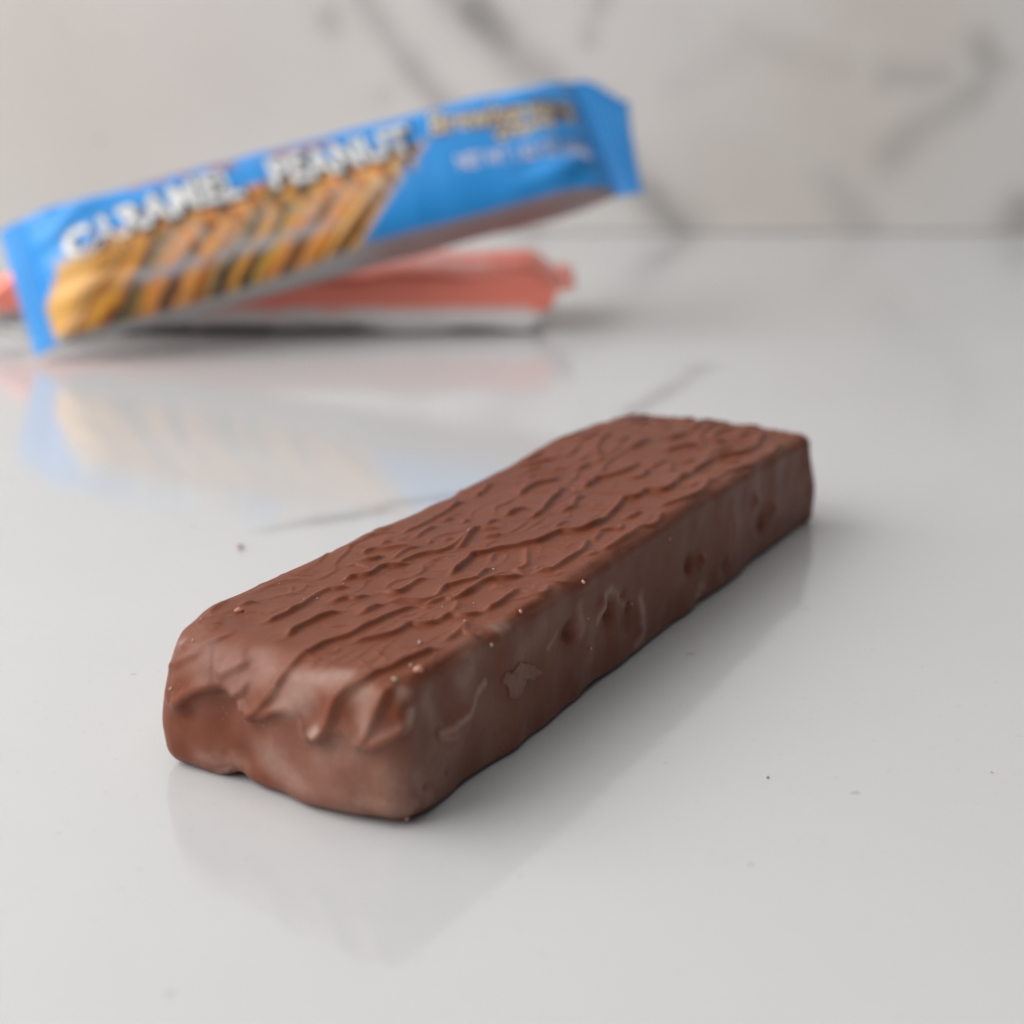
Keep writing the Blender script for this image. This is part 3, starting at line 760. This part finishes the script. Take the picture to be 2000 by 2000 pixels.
# loose crumbs on the counter
for c, r, mt, lab in (((-35.5, 236.4, .4), .5, M_TANCRUMB, 'pinkish brown crumb on the counter behind the left side of the chocolate bar'),
                      ((24.2, 164.8, .1), .13, M_DARKCRUMB, 'dark speck of chocolate on the counter right of the chocolate bar'),
                      ((45.7, 166.0, .1), .13, M_PINK, 'reddish brown speck on the counter near the right edge of the photo')):
    vs, fs = blob_mesh((0, 0, 0), r, int(r * 1000) + int(c[0]), (1.2, .9, .8), 6)
    o = mesh_obj('crumb', vs, fs, mt)
    o.location = Vector(c) * MM
    tag(o, lab, 'crumb', 'loose crumbs on the counter')


# ------------------------------------------------------------------ wrapped bars
def wrap_profile(X, Lb, a0, b0):
    tl = 13.0 if a0 < 15 else 7.0
    """half width, half thickness at X"""
    de = np.clip(Lb / 2 - np.abs(X), 0, None)
    t = np.sin(np.pi / 2 * np.clip(de / tl, 0, 1)) ** .75
    return a0 * (1.03 - .03 * t), .35 + (b0 - .35) * t


def wrinkle(X, Y, Lb, seed):
    de = Lb / 2 - np.abs(X)
    P3 = np.c_[X, Y, np.zeros_like(X)]
    w = .55 * vnoise(P3, 14, seed) + .18 * vnoise(P3 * [1, .5, 1], 5, seed + 3)
    endw = sstep(26, 3, de)
    fold = np.cos(Y * .95 + 1.7 * vnoise(P3, 9, seed + 5) + np.sign(X) * (X - np.sign(X) * Lb / 2) * .12 * np.sign(Y))
    return w + endw * .75 * fold


def front_z(X, Y, Lb, a0, b0, n, seed):
    a, b = wrap_profile(X, Lb, a0, b0)
    q = np.clip(1 - np.abs(Y / a) ** n, 0, 1) ** (1 / n)
    return b * q + wrinkle(X, Y, Lb, seed) * np.clip(b / b0, 0, 1) * np.clip(q * 1.5, 0, 1)


def wrapper_body(root, Lb, a0, b0, n, seed, paint, ns=440, nt=150, rise=0.0, film=None):
    s = np.linspace(-1, 1, ns + 1)
    X1 = Lb / 2 * (s * .85 + .15 * s ** 3)
    th = np.linspace(0, 2 * np.pi, nt, endpoint=False)
    X, T = np.meshgrid(X1, th, indexing='ij')
    X, T = X.ravel(), T.ravel()
    a, b = wrap_profile(X, Lb, a0, b0)
    cs, sn = np.cos(T), np.sin(T)
    Y = a * np.sign(cs) * np.abs(cs) ** (2 / n)
    Z = b * np.sign(sn) * np.abs(sn) ** (2 / n)
    wr = wrinkle(X, Y, Lb, seed) * np.clip(b / b0, 0, 1)
    Z = Z + rise * sstep(.2, 1, X / (Lb / 2)) ** 3 * (1 - b / b0)
    Z = Z + np.sign(sn) * wr * np.clip(np.abs(Z) / b * 1.5, 0, 1)
    Y = Y + .35 * vnoise(np.c_[X, Z, Y * 0], 9, seed + 9) * np.abs(cs) * np.clip(b / b0, 0, 1)
    idx = np.arange(len(X)).reshape(ns + 1, nt)
    nx = np.roll(idx, -1, 1)
    q = np.stack([idx[:-1], idx[1:], nx[1:], nx[:-1]], -1).reshape(-1, 4)
    fs = [tuple(f) for f in q] + [tuple(idx[0]), tuple(idx[-1][::-1])]
    o = mesh_obj('film_body', np.c_[X, Y, Z], fs, film or M_FILM, root)
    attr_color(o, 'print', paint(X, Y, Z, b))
    return o


def wrapper_fin(root, Lb, a0, sgn, fl, bend, twist, color, back, crimp=1.3, trim=0.0, skew=0.0, z0=0.0):
    """flat crimped end seal with a saw-tooth edge"""
    nx, ny = 40, 120
    A = np.linspace(0, 1, nx + 1)
    Bv = np.linspace(-1, 1, ny + 1)
    A, Bv = np.meshgrid(A, Bv, indexing='ij')
    A, Bv = A.ravel(), Bv.ravel()
    Y = Bv * a0 * (1.03 + .03 * A)
    Y = Y - trim * sstep(.3, 1, A) * np.clip(Y / a0 - .1, 0, 1)
    saw = np.abs(((Y / 1.6) % 1) - .5) * 1.2
    L = fl + saw - .3
    Xl = A * L - .6
    Zm = bend * (np.clip(Xl, 0, None) / fl) ** 1.6 + twist * Bv * A + .35 * np.sin(Bv * 4 + 1) * A
    Zm = Zm + .16 * np.sin(2 * np.pi * Xl / crimp) * np.clip(A * 4, 0, 1)
    X = sgn * (Lb / 2 + Xl) + skew * A * Bv
    Zm = Zm + z0
    up = np.c_[X, Y, Zm + .16]
    dn = np.c_[X, Y, Zm - .16]
    m = len(X)
    idx = np.arange(m).reshape(nx + 1, ny + 1)
    q = np.stack([idx[:-1, :-1], idx[1:, :-1], idx[1:, 1:], idx[:-1, 1:]], -1).reshape(-1, 4)
    if sgn < 0:
        q = q[:, ::-1]
    rim = np.r_[idx[0, :-1], idx[:-1, -1], idx[-1, :0:-1], idx[:0:-1, 0]]
    rn = np.roll(rim, -1)
    side = np.stack([rim, rn, rn + m, rim + m], -1)
    if sgn > 0:
        side = side[:, ::-1]
    o = mesh_obj('end_seal', np.vstack([up, dn]), np.vstack([q, q[:, ::-1] + m, side[:, ::-1]]), M_FILM, root)
    c = np.tile(np.array(color), (2 * m, 1))
    c[m:] = back
    attr_color(o, 'print', c)
    return o


def print_text(root, name, body, mat, size, x0, ybase, width, surf, lift=.12, bold=0.0, shear=0.0, dx=0.0, dy=0.0, flip=False):
    """flat lettering laid on the film; ybase may be a function of x"""
    cu = bpy.data.curves.new(name, 'FONT')
    cu.body = body
    cu.size = 1.0
    cu.offset = bold
    cu.shear = shear
    cu.resolution_u = 3
    to = bpy.data.objects.new(name, cu)
    COL.objects.link(to)
    bpy.context.view_layer.update()
    dg = bpy.context.evaluated_depsgraph_get()
    me = bpy.data.meshes.new_from_object(to.evaluated_get(dg))
    bpy.data.objects.remove(to)
    bpy.data.curves.remove(cu)
    n = len(me.vertices)
    co = np.zeros(n * 3, np.float32)
    me.vertices.foreach_get('co', co)
    co = co.reshape(-1, 3)
    w = co[:, 0].max() - co[:, 0].min()
    X = x0 + (co[:, 0] - co[:, 0].min()) / w * width
    yb = ybase(X) if callable(ybase) else ybase
    Y = yb + co[:, 1] * size / .69
    X, Y = X + dx, Y + dy
    Z = surf(X, Y) + lift
    me.vertices.foreach_set('co', (np.c_[X, Y, Z].astype(np.float32) * MM).ravel())
    me.materials.clear()
    me.materials.append(mat)
    me.update()
    o = bpy.data.objects.new(name, me)
    COL.objects.link(o)
    o.parent = root
    return o


def axes_matrix(c, e1, e2, e3):
    e1 = np.array(e1) / np.linalg.norm(e1)
    e2 = np.array(e2, float)
    e2 = e2 - e1 * (e1 @ e2)
    e2 /= np.linalg.norm(e2)
    e3 = np.cross(e1, e2)
    M = Matrix.Identity(4)
    for i in range(3):
        M[i][0], M[i][1], M[i][2], M[i][3] = e1[i], e2[i], e3[i], c[i] * MM
    return M


# ---- blue wrapper
BLUE_FRAME = ((-37.15, 376.5, 26.2), (0.937, 0.277, 0.211), (-0.332, 0.525, 0.783))
BLUE = np.array((.028, .30, .76))
BLB, BA, BB, BN, BSEED = 114.5, 13.4, 7.8, 3.6, 4


def text_base(X):
    return 3.3 - 4.0 * np.clip((-23 - X) / 24, 0, 1) ** 1.25


def paint_blue(X, Y, Z, b):
    P3 = np.c_[X, Y, np.zeros_like(X)]
    c = np.tile(BLUE, (len(X), 1))
    # product picture: slanting drizzle stripes in a leaning panel
    q = X - 1.12 * Y
    qn = q + 1.3 * vnoise(P3, 7, 3) + .5 * vnoise(P3, 2.5, 5)
    pal = np.array([(.82, .30, .04), (.80, .46, .06), (.46, .13, .015), (.80, .36, .10), (.10, .07, .03), (.84, .40, .05), (.34, .10, .02), (.82, .30, .08), (.60, .26, .05), (.84, .50, .14)])
    k = np.floor(qn / 1.7).astype(int)
    fr_ = qn / 1.7 - k
    i0 = (k * 7 + (k // 3) * 5) % len(pal)
    i1 = ((k + 1) * 7 + ((k + 1) // 3) * 5) % len(pal)
    w = sstep(.35, .65, fr_)[:, None]
    st = pal[i0] * (1 - w) + pal[i1] * w
    left = sstep(-36, -46, q)[:, None]
    st = st * (1 - left) + np.array((.74, .40, .10)) * left
    for qc, wd, sc in ((-12.2, 1.9, 1), (-5.4, 1.5, 1), (-29, 1.0, .9), (-21.5, .8, .8), (15.0, .8, 1), (-39.5, .6, .6), (-16.5, .45, .6), (3.0, .4, .5)):
        m_ = (sc * np.exp(-((qn - qc) / wd) ** 2))[:, None]
        st = st * (1 - m_) + np.array((.02, .028, .024)) * m_
    # pale speckled lines of print across the picture
    sp = vnoise(P3, 1.3, 9)
    band = np.exp(-((Y - (-2.2 + .045 * X)) / 2.6) ** 2) * sstep(-42, -28, X) * np.clip(.35 + sp, 0, 1)
    band = np.clip(band, 0, .5)[:, None]
    st = st * (1 - band) + np.array((.52, .44, .38)) * band
    b2 = np.exp(-((Y - (-7.2 + .02 * X)) / 1.4) ** 2) * sstep(-46, -38, X) * sstep(4, -4, X) * np.clip(.75 + .5 * sp, 0, 1)
    b2 = np.clip(b2, 0, .85)[:, None]
    st = st * (1 - b2) + np.array((.36, .38, .42)) * b2
    ytop = text_base(X) + 1.6
    lim = -57.5 + 1.0 * np.clip(Y + 6, 0, 20) * .9
    inside = sstep(ytop + .7, ytop - .7, Y) * sstep(17.4, 16.6, q) * sstep(lim - .4, lim + .4, X) * (Z > 0)
    inside = inside[:, None]
    c = c * (1 - inside) + st * inside
    edge = (np.exp(-((q - 17.2) / .6) ** 2) * (Z > 0) * sstep(6, 4, Y))[:, None] * .6
    c = c * (1 - edge) + np.array((.55, .45, .42)) * edge
    # orange and brown line of small print along the upper edge
    yl = 12.2 - .055 * (X + 37)
    ln = np.exp(-((Y - yl) / 1.1) ** 2) * sstep(-39, -37, X) * sstep(7, 3, X) * (Z > -1.0) * np.clip(.65 + 1.1 * vnoise(P3 * [1, .3, 1], 1.6, 13), 0, 1)
    ln = np.clip(ln, 0, .9)[:, None]
    c = c * (1 - ln) + np.array((.42, .15, .09)) * ln
    # underside and back are white with grey print, with brown shade painted over
    a, _ = wrap_profile(X, BLB, BA, BB)
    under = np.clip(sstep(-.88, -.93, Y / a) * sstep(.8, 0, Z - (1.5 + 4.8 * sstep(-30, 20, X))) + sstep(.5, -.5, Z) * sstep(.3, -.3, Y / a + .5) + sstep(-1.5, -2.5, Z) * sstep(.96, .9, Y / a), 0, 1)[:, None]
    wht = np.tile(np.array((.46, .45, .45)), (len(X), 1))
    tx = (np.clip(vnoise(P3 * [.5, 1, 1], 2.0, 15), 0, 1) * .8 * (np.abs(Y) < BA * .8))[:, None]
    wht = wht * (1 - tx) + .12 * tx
    brown_shade = (.95 * sstep(-4, 12, X) * (.7 + .3 * vnoise(P3 * [.3, 1, 1], 4, 19)))[:, None]  # brown towards the right paints in shade and the red wrapper's reflection
    wht = wht * (1 - brown_shade) + np.array((.32, .18, .18)) * brown_shade
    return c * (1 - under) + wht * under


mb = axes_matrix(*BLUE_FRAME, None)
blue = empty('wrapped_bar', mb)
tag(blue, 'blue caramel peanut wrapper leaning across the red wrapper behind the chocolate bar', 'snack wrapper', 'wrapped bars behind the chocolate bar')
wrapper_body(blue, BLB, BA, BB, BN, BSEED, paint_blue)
wrapper_fin(blue, BLB, BA, -1, 5.0, -2.5, -.6, BLUE, (.6, .6, .62))
wrapper_fin(blue, BLB, BA, 1, 9.5, -2.5, -1.5, BLUE, (.6, .6, .62), trim=6.0, skew=3.0)


def bsurf(X, Y):
    return front_z(X, Y, BLB, BA, BB, BN, BSEED)


print_text(blue, 'lettering_shadow', 'CARAMEL', M_INK_BLACK, 6.0, -51.2, text_base, 36.4, bsurf, .08, .075, dx=.9, dy=-.5)
print_text(blue, 'lettering_shadow', 'PEANUT', M_INK_BLACK, 6.0, -9.6, text_base, 29.4, bsurf, .08, .075, dx=.9, dy=-.5)
print_text(blue, 'lettering_outline', 'CARAMEL', M_INK_GREY, 6.0, -51.2, text_base, 36.4, bsurf, .14, .07)
print_text(blue, 'lettering_outline', 'PEANUT', M_INK_GREY, 6.0, -9.6, text_base, 29.4, bsurf, .14, .07)
print_text(blue, 'lettering', 'CARAMEL', M_INK_WHITE, 6.0, -50.9, text_base, 35.8, bsurf, .22, .03)
print_text(blue, 'lettering', 'PEANUT', M_INK_WHITE, 6.0, -9.3, text_base, 28.8, bsurf, .22, .03)
slope = lambda x0, y0, k: (lambda X: y0 + k * (X - x0))
print_text(blue, 'lettering_outline', 'Brewhunters', M_INK_BROWN, 5.0, 23.2, slope(23, 5.9, -.10), 31.5, bsurf, .10, .09, .3)
print_text(blue, 'lettering', 'Brewhunters', M_INK_CREAM, 5.0, 23.6, slope(23, 5.9, -.10), 30.7, bsurf, .18, .02, .3)
print_text(blue, 'lettering_outline', 'cream', M_INK_BROWN, 3.3, 35.6, slope(35, 1.0, -.06), 13.0, bsurf, .10, .12, .3)
print_text(blue, 'lettering', 'cream', M_INK_CREAM, 3.3, 36.0, slope(35, 1.0, -.06), 12.2, bsurf, .18, .03, .3)
print_text(blue, 'lettering', 'NET WT 1.62 OZ (46g)', M_INK_PALE, 3.0, 26.6, slope(27, -3.2, -.09), 27.5, bsurf, .12, .03)

# ---- red wrapper
RED = np.array((.95, .27, .20))
RLB, RA, RB, RN, RSEED = 116.0, 15.5, 6.4, 6.0, 21


def paint_red(X, Y, Z, b):
    P3 = np.c_[X, Y, np.zeros_like(X)]
    c = np.tile(RED, (len(X), 1))
    wht = np.tile(np.array((.84, .83, .82)), (len(X), 1))
    # dark blocks of print on the pale underside
    for x0, x1, z0, z1, s in ((-64, -50, -4.2, -1.8, .75), (-40, -16, -6.2, -3.8, .7), (-15, 0, -6.0, -4.4, .7), (13, 18, -5.8, -4.4, .4)):
        m_ = (s * sstep(x0 - 1, x0 + 1, X) * sstep(x1 + 1, x1 - 1, X) * sstep(z0 - .5, z0 + .5, Z) * sstep(z1 + .5, z1 - .5, Z))[:, None]
        wht = wht * (1 - m_) + np.array((.06, .065, .07)) * m_
    low = sstep(-1.4, -2.2, Z + .3 * vnoise(P3, 6, 3))[:, None]
    c = c * (1 - low) + wht * low
    tx = (np.exp(-((Y + 4.5) / 1.6) ** 2) * (Z > 0) * sstep(8, 14, X) * sstep(52, 44, X) * np.clip(vnoise(P3 * [1, .6, 1], 2.2, 7) * 1.6, 0, 1) * .8)[:, None]
    return c * (1 - tx) + np.array((.8, .68, .62)) * tx


mr = axes_matrix((-49.0, 396.0, 6.5), (.999, .02, .0), (-.02, .999, 0), None)
red = empty('wrapped_bar', mr)
tag(red, 'coral red wrapper with pale underside lying flat on the counter beneath the blue wrapper', 'snack wrapper', 'wrapped bars behind the chocolate bar')
wrapper_body(red, RLB, RA, RB, RN, RSEED, paint_red, rise=2.6, film=M_FOIL)
wrapper_fin(red, RLB, RA * .98, -1, 9, 2.0, .5, RED, (.6, .58, .57))
wrapper_fin(red, RLB, RA, 1, 4.2, 1.0, .2, RED * .9, (.6, .58, .57), trim=1.0, z0=2.6)
print_text(red, 'lettering', 'PROTEIN BAR', M_INK_PALE, 2.0, 10, -6.0, 30, lambda X, Y: front_z(X, Y, RLB, RA, RB, RN, RSEED), .12, .02)
